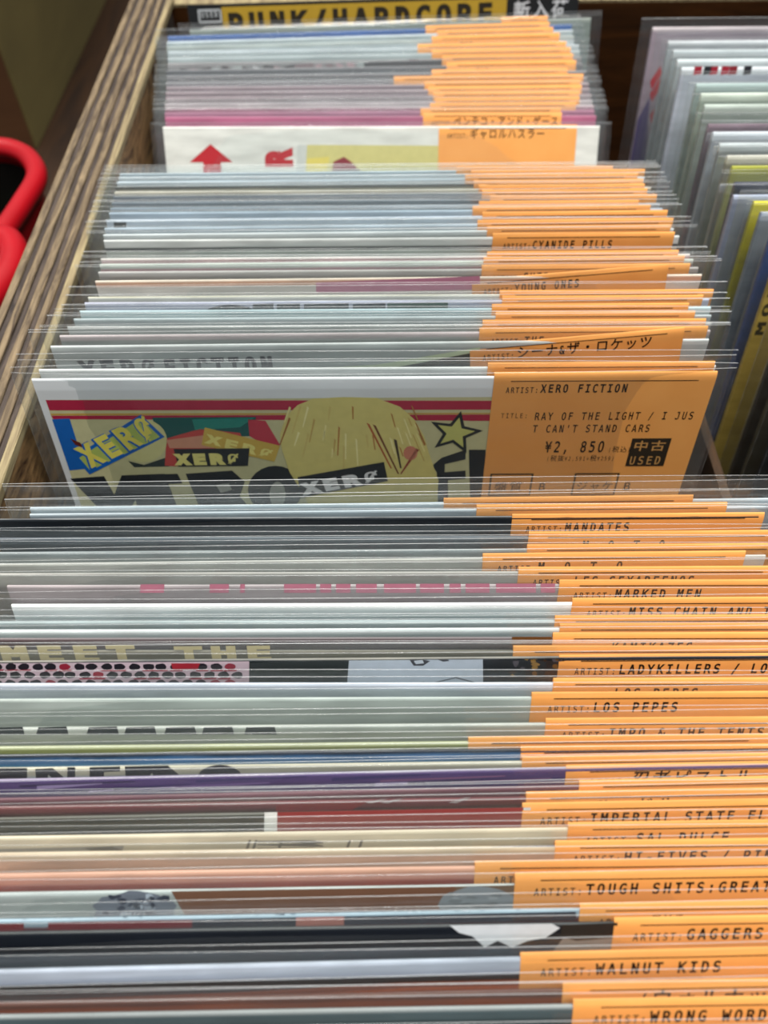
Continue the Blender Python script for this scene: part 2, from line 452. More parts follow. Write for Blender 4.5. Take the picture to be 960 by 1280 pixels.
# the rail: nine plies glued side by side, each a strip of its own
sp = cb('side_panel', (-.1180, -.1010, -.125, .424, -.0075, RZ-.003), PLY_DARK)
pw_ = [2.6, 1.9, 2.3, 2.0, 2.5, 1.9, 2.3, 1.9, 2.6]; tot = sum(pw_); xx = -.1195
rp = random.Random(3)
for k, wd in enumerate(pw_):
    x1 = xx + wd/tot*.020
    light = k % 2 == 0
    top = RZ - (0 if light else .0007) - rp.uniform(0, .0003)
    m = (PLY_PALE if k == 8 else PLY_LIGHT) if light else PLY_DARK
    y0, y1 = -.125-.16, .4245-.16
    segs = 60; V = []; F = []
    for i in range(segs+1):
        y = y0+(y1-y0)*i/segs; j = [rp.uniform(-.00014, .00014) for _ in range(3)]
        V += [(xx+.00002, y, RZ-.003), (xx+.00002, y, top+j[0]-.0003), (xx+.0003, y, top+j[2]), (x1-.0003, y, top+j[2]), (x1-.00002, y, top+j[1]-.0003), (x1-.00002, y, RZ-.003)]
    for i in range(segs):
        for q in range(5): a = i*6+q; F.append((a, a+1, a+7, a+6))
    F.append(tuple(range(6))[::-1]); F.append(tuple(segs*6+q for q in range(6)))
    mesh_obj('ply', V, F, m, sp)
    xx = x1
mesh_obj('face_veneer', *box_vf(-.1009, -.1000, -.125-.16, .40-.16, -.0005, RZ-.0032), INNER, crate)
# back panel, set a touch askew like in the photograph
bp_ = box('back_panel', (-.120, .40, 0, .012, -.0075, .1580), PANEL, crate); bp_.location = (0, .424-.16, 0); bp_.rotation_euler = (0, 0, math.radians(1.2))
be = box('top_edge', (-.120, .40, .0002, .0118, .1582, .1594), PLY_PALE, bp_)
cb('divider', (.1058, .1086, -.125, .2, -.0004, .128), wood_mat('divider_wood', '221609', '46301a', (200, 20, 200), 1, .6, .3))
cb('front_panel', (-.115, .36, -.139, -.1252, -.0075, .12), PANEL)
cb('side_panel', (.360, .372, -.139, .40, -.0075, RZ), PANEL)

# sloping riser under the front pack
mesh_obj('riser', [(-.094, y-.16, z) for y, z in ((.075, -.0004), (-.118, -.0004), (-.118, .0225), (.06, .0))] + [(.106, y-.16, z) for y, z in ((.075, -.0004), (-.118, -.0004), (-.118, .0225), (.06, .0))],
         [(0, 1, 2, 3), (7, 6, 5, 4), (3, 2, 6, 7), (1, 0, 4, 5), (2, 1, 5, 6), (0, 3, 7, 4)], FLOORM, crate)
# genre divider card standing behind the far records
def sign_card():
    zt = .1705; a = at(245, 6, zt); b = at(735, -9, zt)
    yaw = math.atan2(b.y-a.y, b.x-a.x); th = math.radians(19); Lc = zt/math.cos(th); W = (b-a).length
    root = empty('genre_card', ((a.x+b.x)/2, (a.y+b.y)/2-Lc*math.sin(th), 0)); M = Matrix.Rotation(yaw, 3, 'Z') @ Matrix.Rotation(-th, 3, 'X')
    root.rotation_euler = M.to_euler(); tag(root, 'yellow and black punk hardcore genre card behind the farthest records', 'sign')
    S = Sleeve(); S.M = M; S.loc = root.location.copy(); S.root = root
    v, f = box_vf(-W/2, W/2, -.0005, .0008, 0.001, Lc)
    card = mesh_obj('card', v, f, flat('17181a', .5), root)
    ink = Ink(); Y = flat('a88828', .5)
    p = P(S, [(279, 30), (632, 30)]); ink.rect(p[0][0], .02, p[1][0], Lc-.0012, Y, 0)
    k = flat('241d12', .5)
    ptext(S, ink, 'PUNK/HARDCORE', 287, 44, 622, 30, 36, k, 1, .045)
    q = P(S, [(249, 29), (276, 11)]); 
    for e in ((q[0][0], q[0][1], q[1][0], q[0][1]+.0008), (q[0][0], q[1][1]-.0008, q[1][0], q[1][1]), (q[0][0], q[0][1], q[0][0]+.0008, q[1][1]), (q[1][0]-.0008, q[0][1], q[1][0], q[1][1])):
        ink.rect(*e, flat('a9adb0'), 1)
    ptext(S, ink, 'USED', 251.5, 22, 274, 21, 9, flat('a9adb0'), 1, .02)
    ptext(S, ink, '新入荷', 641, 22, 712, 19, 20, flat('c2c4c8'), 1, .02)
    ink.build('lettering', -.0005, lambda x, y, z: (x, y, z), card)
sign_card()

# ------------------------------------------------------------------ far group (leans well back)
def art_arrow(S, ink):
    R_ = flat('a8232c'); 
    ink.poly(P(S, [(263, 180), (291, 203), (276, 203), (277, 222), (254, 222), (254, 203), (237, 203)]), R_, 1)
    a = face_xy(S, 363, 208); b = face_xy(S, 363, 181); c = face_xy(S, 324, 208)
    ink.text('R', a[0], a[1], (a[0]-c[0]), (b[1]-a[1])*.98, R_, 1, .07, PI/2)
    ink.poly(P(S, [(384, 181), (550, 182), (545, 240), (380, 240)]), flat('bdb779'), 1)
    ink.poly(P(S, [(372, 181), (384, 181), (380, 240), (368, 240)]), flat('b9bdb8'), 1)
    ink.poly(P(S, [(415, 214), (417, 202), (430, 196), (440, 203), (448, 212), (455, 222), (412, 222)]), flat('7c2630'), 2)
    ink.poly(P(S, [(416, 213), (450, 212), (458, 224), (412, 226)]), flat('5b5a4a'), 3)
    ink.poly(P(S, [(384, 198), (412, 196), (404, 240), (381, 240)]), flat('cdbf62'), 2)
def art_noise(S, ink):
    r = random.Random(5)
    for k in range(26):
        u = 225+k*13; v = 84-(u-225)*.035; c = r.choice(['b9b9bb', '4b474a', '7d6b70', '9aa0a0', '2f2c2e', 'a58d92'])
        ink.poly(P(S, [(u, v+r.uniform(0, 4)), (u+r.uniform(6, 14), v+r.uniform(0, 4)), (u+12, v+10), (u+2, v+12)]), flat(c), 1)
    ink.poly(P(S, [(455, 78), (562, 74), (562, 92), (455, 92)]), flat('4a484b'), 2)
far = []
W1 = 'c9d2d6'
base_far = [
 (19, 28, 640, '', 'grey card', [(0, '8d9690'), (3, '75807c')], {'lrp': 698}),
 (27, 27, 545, '', 'blue edged', [(0, '8fa6c4'), (1.0, '2d5a9c'), (5, '3a68a8')], {'lrp': 700}),
 (34, 27, 560, '', 'pale grey', [(0, 'c9d6de'), (2, 'a9b5b8')], {'lrp': 705}),
 (41, 25, 552, '', 'silver grey', [(0, 'a8b2b0'), (3, 'b8c3c8')], {'lrp': 712}),
 (50, 18, 530, '', 'light grey', [(0, 'b9c4c9'), (3, 'a7b0b2')], {'lrp': 716}),
 (58, 18, 548, '', 'dull grey', [(0, 'b0bbbe'), (3, 'a0a9aa')], {'lrp': 722}),
 (66, 16, 560, '', 'black and white photo', [(0, 'c5c9ca'), (1, '8b8a8c'), (4, '6d6c70')], {'lrp': 724, 'art': art_noise}),
 (75, 16, 566, '', 'dark grey', [(0, '6d6e72'), (2, '5b5d62')], {'lrp': 728}),
 (84, 12, 545, '', 'smoke grey', [(0, '8a8a8e'), (2, '5f5c60')], {'lrp': 715}),
 (92, 12, 498, '', 'mouse grey', [(0, '97969a'), (2, '7d767c')], {'lrp': 735}),
 (99, 10, 535, '', 'mauve grey', [(0, 'a99ba0'), (2, '8d7c84')], {'lrp': 730}),
 (106, 10, 540, '', 'dusty mauve', [(0, '9c8b91'), (2, '84747b')], {'lrp': 732}),
 (113, 8, 545, '', 'dim mauve', [(0, '8f7f86'), (2, '93878b')], {'lrp': 728}),
 (121, 8, 548, '', 'grey lilac', [(0, 'a0949a'), (2, 'b3a7aa')], {'lrp': 728}),
 (126, 6, 540, '', 'pale mauve', [(0, 'b7abae'), (2, '9b6478')], {'lrp': 722}),
 (131, 6, 528, '', 'rose pink', [(0, 'a8708a'), (3, '9c6480')], {'lrp': 703}),
 (138, 4, 530, 'ペンテコ・アンド・ゲース', 'magenta pink', [(0, 'a8607e'), (5, 'b06084')], {'lrp': 703}),
 (155, 3, 549, 'ギャロルハスラー', 'white card with a red arrow', [(0, 'f2f2ee'), (1.0, 'd3d5cf')],
    {'lrp': 722, 'drop': .0004, 'extra': .0008, 'art': art_arrow,
     'full': lambda ink, x0, x1: (ink.text('TITLE:', x0+.0035, LT-.0190, .0022, .00125, INK2, bold=.01), ink.text('OOOOOO!', x0+.0127, LT-.0195, .0034, .0020, INK, bold=.03))}),
]
stack(base_far, .1672, .1545, 24.5, 32.7, .0025, 'singles in the farthest pack',
      lambda i, n: ' sleeved single, ' + ('front one of farthest pack' if i == n-1 else ORD[n-1-i] + ' behind red arrow cover'), 100, umin=.0002)

# ------------------------------------------------------------------ middle group
def art_big(S, ink):
    k = flat('2b2f38')
    blob(S, 288, 393, 34, 12, k, ink, 1, 16, 0, 0, PI)
    for u0, u1 in ((316, 342), (346, 375), (380, 436), (441, 482)):
        ink.poly(P(S, [(u0, 380), (u1, 379), (u1, 393), (u0, 393)]), k, 1)
    ink.poly(P(S, [(484, 379), (560, 378), (560, 396), (484, 396)]), flat('2c4a40'), 1)
def art_fiction(S, ink):
    ptext(S, ink, 'XERØ', 105, 474, 205, 471, 29, flat('4a4c52'), 1, .045)
    ptext(S, ink, 'FICTION', 208, 470, 348, 466, 27, flat('4a4c52'), 1, .045)
    ink.poly(P(S, [(560, 447), (600, 437), (600, 470), (480, 470), (480, 462)]), flat('22302c'), 1)
    ink.poly(P(S, [(360, 462), (470, 456), (600, 434), (600, 439), (480, 462), (360, 470)]), flat('b9c7a8'), 2)
def tick(u, v0, v1, c): return lambda S, ink: ink.poly(P(S, [(u, v0), (u+5, v0), (u+5, v1), (u, v1)]), flat(c), 1)
def sq(pts, c): return lambda S, ink: ink.poly(P(S, pts), flat(c), 1)
def art_xero(S, ink):
    cream = flat('b9b68c'); red = flat('a3213f'); k = flat('1c2126'); ye = flat('cfc65a'); bl = flat('0f5aa8'); wh = flat('d8dadc')
    ink.poly(P(S, [(57, 500), (640, 496), (640, 640), (104, 640)]), cream, 0)
    ink.poly(P(S, [(57, 500), (640, 501), (640, 512), (62, 513)]), red, 1)
    ink.poly(P(S, [(63, 517), (640, 516), (640, 517.5), (64, 519)]), flat('b8913a'), 1)
    ink.poly(P(S, [(64, 519.5), (640, 518), (640, 526), (67, 524)]), red, 1)
    ink.poly(P(S, [(65, 524), (87, 523), (107, 586), (87, 588)]), bl, 2)
    ink.poly(P(S, [(88, 548), (100, 553), (106, 560), (94, 556)]), flat('5a1f1a'), 3)
    blob(S, 178, 551, 31, 27, flat('c2bf86'), ink, 3)
    ink.poly(P(S, [(160, 576), (180, 581), (207, 572), (212, 583), (168, 584)]), flat('23302f'), 2)
    ink.poly(P(S, [(190, 522), (320, 521), (318, 545), (200, 548)]), flat('0e4f4c'), 2)
    ink.poly(P(S, [(240, 524), (318, 522), (300, 534), (244, 538)]), flat('1f7a6e'), 3)
    ink.poly(P(S, [(208, 548), (250, 536), (300, 541), (310, 560), (220, 583), (206, 582)]), flat('b5443f'), 3)
    ink.poly(P(S, [(208, 550), (262, 543), (300, 549), (300, 560), (212, 560)]), flat('c08a70'), 4)
    ink.poly(P(S, [(310, 524), (332, 526), (350, 556), (340, 562), (312, 545)]), flat('b23344'), 3)
    # tilted yellow sign in a blue frame
    ink.poly(P(S, [(92, 571), (176, 518), (206, 546), (112, 593)]), bl, 5)
    ink.poly(P(S, [(99, 572), (176, 523), (200, 546), (113, 588)]), flat('9fb05a'), 6)
    for (du, dv, mat, ly) in ((0, 0, bl, 7), (1, -1, ye, 8)):
        ptext(S, ink, 'XERØ', 114+du, 584+dv, 206+du, 541+dv, 33, mat, ly, .06 if ly == 7 else .035)
    # second tilted sign
    ink.poly(P(S, [(256, 534), (350, 557), (343, 577), (252, 556)]), flat('bfa24a'), 7)
    ptext(S, ink, 'XERØ', 258, 553, 345, 574, 14, flat('d9cf7a'), 8, .05)
    ink.poly(P(S, [(217, 561), (312, 560), (310, 582), (223, 583)]), k, 6 + 3)
    ptext(S, ink, 'XERØ', 222, 580, 306, 579, 16, flat('d3cc7c'), 10, .07)
    # hair
    hair = flat('c8bd74'); pts = [(352, 560), (350, 542), (358, 520), (372, 506), (392, 498), (430, 496), (470, 497), (500, 508), (518, 524), (530, 545), (536, 566), (548, 600), (545, 640), (390, 640), (378, 615), (362, 590)]
    ink.poly(P(S, pts), hair, 11)
    r = random.Random(4)
    for q in range(46):
        u = r.uniform(360, 520); v = r.uniform(505, 560); c = r.choice(['b59a55', 'd8cf8e', 'a8783c', 'ddd69a', 'c2b069', '98642f'])
        l = r.uniform(10, 38); s = (u-430)*.15
        if q % 4: ink.poly(P(S, [(u, v), (u+2.4, v+2), (u+s*l/30+1.5, v+l), (u+s*l/30, v+l)]), flat(c), 12)
    for a_, b_, c_ in (((458, 528), (488, 585), 'a4552e'), ((466, 530), (497, 592), '6d3a22'), ((492, 548), (500, 585), '3a2a20'), ((520, 560), (500, 592), '8a3c30')):
        ink.poly(P(S, [a_, (a_[0]+4, a_[1]+2), (b_[0]+2, b_[1]), b_]), flat(c_), 13)
    blob(S, 513, 566, 9, 9, flat('c07a62'), ink, 13, 12)
    ink.poly(P(S, [(372, 596), (480, 577), (485, 601), (376, 622)]), k, 14)
    ptext(S, ink, 'XERØ', 382, 617, 482, 599, 17, wh, 15, .06)
    # star
    c0 = (569, 541)
    def star(R, r_): return [(c0[0]+(R if i % 2 == 0 else r_)*math.cos(math.radians(-78+36*i))*1.25, c0[1]+(R if i % 2 == 0 else r_)*math.sin(math.radians(-78+36*i))) for i in range(10)]
    ink.poly(P(S, star(28, 12.5)), k, 5); ink.poly(P(S, star(20, 8.6)), flat('b7b86a'), 6)
    ink.poly(P(S, [(588, 518), (640, 518), (640, 526), (586, 526)]), red, 3)
    # big dark lettering along the bottom
    ink.poly(P(S, [(88, 598), (130, 595), (143, 618), (152, 594), (206, 592), (224, 640), (190, 640), (178, 612), (160, 640), (128, 640)]), k, 5)
    ink.poly(P(S, [(160, 594), (222, 592), (228, 604), (184, 606), (190, 640), (174, 640)]), k, 6)
    ink.poly(P(S, [(232, 592), (290, 588), (306, 602), (300, 620), (316, 640), (252, 640)]), k, 5)
    blob(S, 344, 612, 34, 30, k, ink, 5)
    blob(S, 347, 618, 10, 16, flat('8f938a'), ink, 6)
    ink.poly(P(S, [(270, 606), (286, 604), (290, 612), (276, 616)]), flat('8f938a'), 6)
    ink.poly(P(S, [(540, 582), (552, 572), (582, 562), (582, 574), (556, 580), (556, 590), (582, 588), (582, 598), (560, 600), (560, 640), (548, 640), (546, 590)]), k, 5)
    ink.poly(P(S, [(586, 562), (607, 562), (608, 640), (588, 640)]), k, 5)
def lab_xero(ink, x0, x1):
    k = INK
    ink.text('TITLE:', x0+.0030, LT-.0143, .0022, .00128, INK2, bold=.0)
    ink.text('RAY OF THE LIGHT / I JUS', x0+.0122, LT-.0150, .0034, .00183, k, bold=.012)
    ink.text("T CAN'T STAND CARS", x0+.0122, LT-.0192, .0034, .00183, k, bold=.012)
    ink.text('¥2, 85O', x0+.0165, LT-.0262, .0052, .00248, k, bold=.015)
    ink.text('(税込)', x0+.0345, LT-.0262, .0020, .0011, INK2)
    ink.text('(税抜¥2,591+税¥259)', x0+.0175, LT-.0293, .0020, .00103, INK2)
    ink.rect(x0+.0405, LT-.0315, x0+.0515, LT-.0215, flat('2c241a'), 1)
    g = flat('b98a50')
    ink.text('中古', x0+.0413, LT-.0256, .0032, .0024, g, 2, .01); ink.text('USED', x0+.0413, LT-.0308, .0040, .0024, g, 2, .01)
    for a, b_ in ((.002, .0145), (.0265, .0395)):
        for e in ((a, -.0345, b_, -.0340), (a, -.0425, b_, -.0420), (a, -.0425, a+.0005, -.034), (b_-.0005, -.0425, b_, -.034)):
            ink.rect(x0+e[0], LT+e[1], x0+e[2], LT+e[3], INK2)
    ink.text('盤質', x0+.0035, LT-.0405, .0034, .0022, INK2); ink.text('B', x0+.0165, LT-.0405, .004, .003, k, bold=.01)
    ink.text('ジャケ', x0+.0275, LT-.0405, .0034, .0019, INK2); ink.text('B', x0+.0415, LT-.0405, .004, .003, k, bold=.01)
mid = [
 (207, 8, 572, '', 'pale blue white', [(0, 'b9c6d0'), (4, 'c4d0da')], {'lrp': 768}),
 (211, 8, 590, '', 'ice white', [(0, 'b4c0c8'), (4, 'd4dce2')], {'lrp': 808}),
 (217, 9, 584, '', 'powder blue', [(0, 'c6d2dc'), (5, '9aa6b0')], {'lrp': 800}),
 (224, 8, 594, '', 'beige with dark top line', [(0, 'c9c4b4'), (1.2, '23211d'), (2.4, 'c2bba7'), (6, '6f757a')], {'lrp': 806, 'art': tick(298, 243, 262, '3a3a36')}),
 (230, 8, 600, '', 'sand coloured', [(0, 'c5bfae'), (4, '585f68')], {'lrp': 808}),
 (236, 8, 604, '', 'dark slate', [(0, '5c636c'), (3, '454c55')], {'lrp': 811}),
 (243, 8, 614, '', 'blue slate', [(0, '6b747e'), (3, '8e9aa5')], {'lrp': 823}),
 (250, 8, 600, '', 'steel blue', [(0, '8a97a2'), (4, '4d565f')], {'lrp': 800}),
 (256, 8, 592, '', 'frosty blue', [(0, 'a9b9c8'), (3, 'bccad6')], {'lrp': 815}),
 (264, 10, 606, '', 'pale blue with black corner', [(0, 'c0cedc'), (6, '5c656e')], {'lrp': 838, 'art': sq([(142, 278), (158, 278), (158, 291), (143, 291)], '17181a')}),
 (274, 10, 600, '', 'silver blue', [(0, 'b4c2ce'), (5, '59636c')], {'lrp': 845}),
 (282, 10, 612, '', 'chalk white', [(0, 'd2d8da'), (3, '8f9694')], {'lrp': 842}),
 (290, 8, 617, 'CYANIDE PILLS', 'white and grey', [(0, 'd6dad8'), (4, '3d4244'), (5, 'b2b8b2')], {'lrp': 845}),
 (313, 8, 610, '', 'pinkish white', [(0, 'dcd8d4'), (2, 'c89a9c'), (3.2, 'bcc8c0')], {'lrp': 850}),
 (320, 8, 606, '', 'greenish white', [(0, 'c8d0c6'), (3, 'b27d86'), (6, '54504f')], {'lrp': 858}),
 (330, 8, 604, 'SUZI & THE', 'grey and rose', [(0, 'bdb9b6'), (3, '8c8886')], {'lrp': 865}),
 (340, 10, 594, 'YOUNG ONES', 'ivory with pink band', [(0, 'e0d6c6'), (2, 'dfae92'), (3.4, 'd9d2cc')], {'lrp': 838, 'ltilt': .075, 'extra': .003, 'art': sq([(395, 353), (600, 345), (600, 362), (395, 366)], 'bb7590')}),
 (362, 6, 625, '', 'olive yellow edged', [(0, 'b9aa3a'), (1.4, 'd5d5cd')], {'lrp': 893}),
 (369, 6, 628, '', 'lavender with big black letters', [(0, 'b5b9cc'), (8, 'a5aabd')], {'lrp': 880, 'art': art_big}),
 (379, 6, 615, '', 'pale aqua', [(0, 'b9cfd4'), (5, 'a2b4b8')], {'lrp': 862}),
 (389, 6, 620, '', 'cool grey', [(0, 'b1bcbf'), (4, '9aa2a2')], {'lrp': 870}),
 (399, 6, 604, '', 'plain grey', [(0, 'adb0ae'), (4, '8f9492')], {'lrp': 884}),
 (409, 8, 602, '', 'faded pink grey', [(0, 'c2b5b6'), (3, '9ea3a0')], {'lrp': 888}),
 (421, 10, 592, 'シーナ&ザ・ロケッツ', 'pale grey with half hidden lettering', [(0, 'c9d0cf'), (3, 'a9b0b0')], {'lrp': 858, 'ltilt': .085, 'extra': .003, 'art': art_fiction}),
 (452, 6, 610, '', 'white', [(0, 'd9dcdb'), (4, 'b9bdbd')], {'lrp': 895, 'extra': .0022}),
 (464, 5, 617, 'XERO FICTION', 'blond hair and star artwork', [(0, 'e2e7ea'), (5, 'd2d6d8')], {'lrp': 897, 'drop': .0012, 'thin': .0004, 'extra': .0012, 'art': art_xero, 'full': lab_xero, 'bulge': .0013, 'mot': .03}),
]
stack(mid, .1742, .1795, 12.5, 11.5, .0026, 'singles in the middle pack',
      lambda i, n: ' sleeved single, ' + ('front one of the middle pack' if i == n-1 else ORD[n-1-i] + ' behind blond hair cover'), 200, umin=-.0045, cxs=[(200, 0), (260, .002), (340, .006), (380, .004), (421, .0005), (452, -.001), (470, -.0026)])

# ------------------------------------------------------------------ front group
def art_meet(S, ink):
    ptext(S, ink, 'MEET', 5, 826, 182, 825, 24, flat('b9ad86'), 1, .045)
    ptext(S, ink, 'THE', 222, 825, 352, 824, 22, flat('b9ad86'), 1, .045)
def art_dots(S, ink):
    ink.poly(P(S, [(-40, 826), (311, 822), (311, 880), (-40, 880)]), flat('bfaab4'), 0)
    r = random.Random(9)
    for row in range(4):
        for k in range(20):
            u = -22+k*17.2+row*8+r.uniform(-1.5, 1.5); v = 833.5+row*10.2
            if u > 302: continue
            blob(S, u, v, 7.2, 4.4, flat('1d1a22' if r.random() < .8 else '8a1f33'), ink, 1, 10, .12, seed=k*7+row)
            if r.random() < .6: ink.poly(P(S, [(u-8, v+4), (u+9, v+3), (u+8, v+5.4), (u-7, v+5.6)]), flat('8e2438'), 2)
    ink.poly(P(S, [(214, 829), (250, 829), (247, 837), (216, 837)]), flat('97222f'), 3)
    ink.poly(P(S, [(311, 822), (436, 820), (432, 880), (311, 880)]), flat('161f1f'), 1)
    ink.poly(P(S, [(436, 820), (604, 818), (604, 880), (432, 880)]), flat('b3bcc8'), 1)
    ink.poly(P(S, [(512, 824), (530, 820), (538, 826), (529, 832), (517, 832)]), flat('2c2a30'), 2)
    ink.poly(P(S, [(517, 826), (528, 824), (530, 829), (520, 830)]), flat('b9c0ca'), 3)
    ink.poly(P(S, [(548, 821), (560, 821), (562, 826), (554, 827)]), flat('2c2a30'), 2)
    for a, b, c, d in ((520, 858, 570, 846), (570, 846, 600, 854), (480, 862, 530, 852)):
        ink.poly(P(S, [(a, b), (c, d), (c, d+1.6), (a, b+2)]), flat('5b6068'), 2)
    ink.poly(P(S, [(604, 819), (706, 818), (706, 880), (604, 880)]), flat('14181c'), 1)
    for q in range(16):
        u = 640+r.uniform(0, 60); v = 822+r.uniform(0, 24)
        blob(S, u, v, r.uniform(2, 7), r.uniform(1.5, 4), flat(r.choice(['6d4a1c', '8a6a34', '3a2413', '4e4a50'])), ink, 2, 8, .3, seed=q)
def art_teeth(S, ink):
    for u in (-10, 45, 108, 155, 205, 252, 305):
        ink.poly(P(S, [(u, 918), (u+3, 909), (u+38, 908), (u+41, 918)]), flat('343a3c'), 1)
def art_indo(S, ink):
    k = flat('23262c')
    ink.poly(P(S, [(-10, 960), (34, 960), (34, 985), (-10, 985)]), k, 1)
    ink.poly(P(S, [(44, 961), (66, 960), (84, 975), (84, 959), (94, 959), (94, 985), (80, 985), (60, 968), (60, 985), (46, 985)]), k, 1)
    ink.poly(P(S, [(112, 959), (150, 958), (150, 964), (130, 965), (130, 985), (112, 985)]), k, 1)
    ink.poly(P(S, [(156, 958), (210, 957), (226, 970), (224, 985), (200, 985), (190, 966), (176, 985), (158, 985)]), k, 1)
    blob(S, 275, 972, 28, 16, k, ink, 1); blob(S, 277, 975, 11, 8, flat('9aa3a8'), ink, 2)
def art_purple(S, ink):
    r = random.Random(3)
    for q in range(12):
        u = r.uniform(-20, 660); v = 985-(u)*.028+r.uniform(-3, 8); l = r.uniform(60, 160)
        ink.poly(P(S, [(u, v), (u+l, v-l*.028-1.5), (u+l, v-l*.028), (u, v+r.uniform(2, 5))]), flat(r.choice(['6b5a86', '31264c', '7a5577', '8a7ba3', '3b3560'])), 1)
def art_red1(S, ink):
    for u in (455, 475, 560): ink.poly(P(S, [(u, 1003), (u+22, 988), (u+30, 988), (u+10, 1004)]), flat('a59796'), 1)
    ink.poly(P(S, [(345, 1006), (460, 1002), (440, 1012), (345, 1014)]), flat('7e2426'), 1)
def art_red2(S, ink):
    ink.poly(P(S, [(330, 1009), (346, 1009), (346, 1060), (330, 1060)]), flat('dcdcd8'), 2)
    ink.poly(P(S, [(346, 1009), (657, 1001), (657, 1060), (346, 1060)]), flat('8a3a38'), 1)
    ink.poly(P(S, [(655, 1001), (664, 1001), (664, 1060), (655, 1060)]), flat('c4c6c4'), 2)
def art_sketch(S, ink):
    k = flat('5d564c')
    for u in (305, 313, 345, 430, 445): ink.poly(P(S, [(u, 1066), (u+6, 1050), (u+9, 1050), (u+4, 1066)]), k, 1)
    for v in (1051, 1055, 1060): ink.poly(P(S, [(322, v), (392, v-1), (404, v+2), (404, v+3.4), (322, v+1.5)]), k, 1)
    ink.poly(P(S, [(-20, 1062), (155, 1057), (150, 1075), (-20, 1080)]), flat('8f8a80'), 1)
    ink.poly(P(S, [(105, 1060), (140, 1058), (158, 1064), (120, 1066)]), flat('6a655c'), 2)
def art_blue(S, ink):
    for u in (545, 560, 575): ink.poly(P(S, [(u, 1056), (u+22, 1047), (u+32, 1047), (u+12, 1057)]), flat('4f4c48'), 1)
    ink.poly(P(S, [(625, 1047), (694, 1044), (694, 1058), (612, 1058)]), flat('2f4f80'), 1)
def art_photo(S, ink):
    ink.poly(P(S, [(214, 1114), (570, 1108), (560, 1160), (240, 1160)]), flat('6e4a34'), 1)
    ink.poly(P(S, [(570, 1108), (650, 1106), (650, 1160), (560, 1160)]), flat('6a5848'), 1)
    blob(S, 168, 1138, 52, 24, flat('68707c'), ink, 2, 26, .08); r = random.Random(2)
    for q in range(30):
        blob(S, 168+r.uniform(-40, 40), 1136+r.uniform(-16, 16), r.uniform(3, 10), r.uniform(2, 4), flat(r.choice(['2c3444', 'a4b0bc', '3d4656', '8a939e'])), ink, 3, 8, .3, seed=q)
    blob(S, 598, 1132, 50, 24, flat('7d858a'), ink, 2, 24, .04)
    for q in range(14): blob(S, 598+r.uniform(-36, 36), 1132+r.uniform(-15, 15), r.uniform(4, 10), r.uniform(1.5, 3), flat(r.choice(['6d7478', '8e969a'])), ink, 3, 8, .3, seed=q)
def art_speck(S, ink):
    r = random.Random(8)
    for q in range(90):
        u = r.uniform(-20, 745); v = 1146-u*.019+r.uniform(-2, 2.5)
        ink.poly(P(S, [(u, v), (u+r.uniform(3, 9), v-.5), (u+r.uniform(3, 8), v+1.8), (u+1, v+1.6)]), flat(r.choice(['22303e', 'dbe4ea', '5d7890', 'aebfca'])), 1)
def art_bits(S, ink):
    for a, b, c in ((-30, 30, '6e1f26'), (60, 240, '6b1e28'), (240, 370, '1a2230'), (370, 430, 'a56a60'), (430, 720, '262a38')):
        ink.poly(P(S, [(a, 1154-a*.02), (b, 1154-b*.02), (b, 1165-b*.02), (a, 1165-a*.02)]), flat(c), 1)
def art_white(S, ink):
    ink.poly(P(S, [(562, 1156), (600, 1150), (662, 1150), (690, 1152), (700, 1160), (682, 1172), (660, 1176), (640, 1184), (622, 1176), (606, 1184), (590, 1170), (574, 1166)]), flat('ccd0d4'), 1)
    ink.poly(P(S, [(690, 1190), (706, 1170), (730, 1166), (775, 1174), (775, 1200), (690, 1200)]), flat('8a8078'), 1)
    ink.poly(P(S, [(702, 1156), (772, 1152), (772, 1172), (720, 1176), (700, 1170)]), flat('2a2521'), 2)
def art_grad(S, ink):
    ink.poly(P(S, [(0, 1252), (300, 1240), (500, 1228), (720, 1222), (720, 1240), (300, 1262), (100, 1266)]), flat('7c3a16'), 1)
    ink.poly(P(S, [(250, 1250), (520, 1234), (720, 1230), (720, 1242), (420, 1252)]), flat('a8501a'), 2)
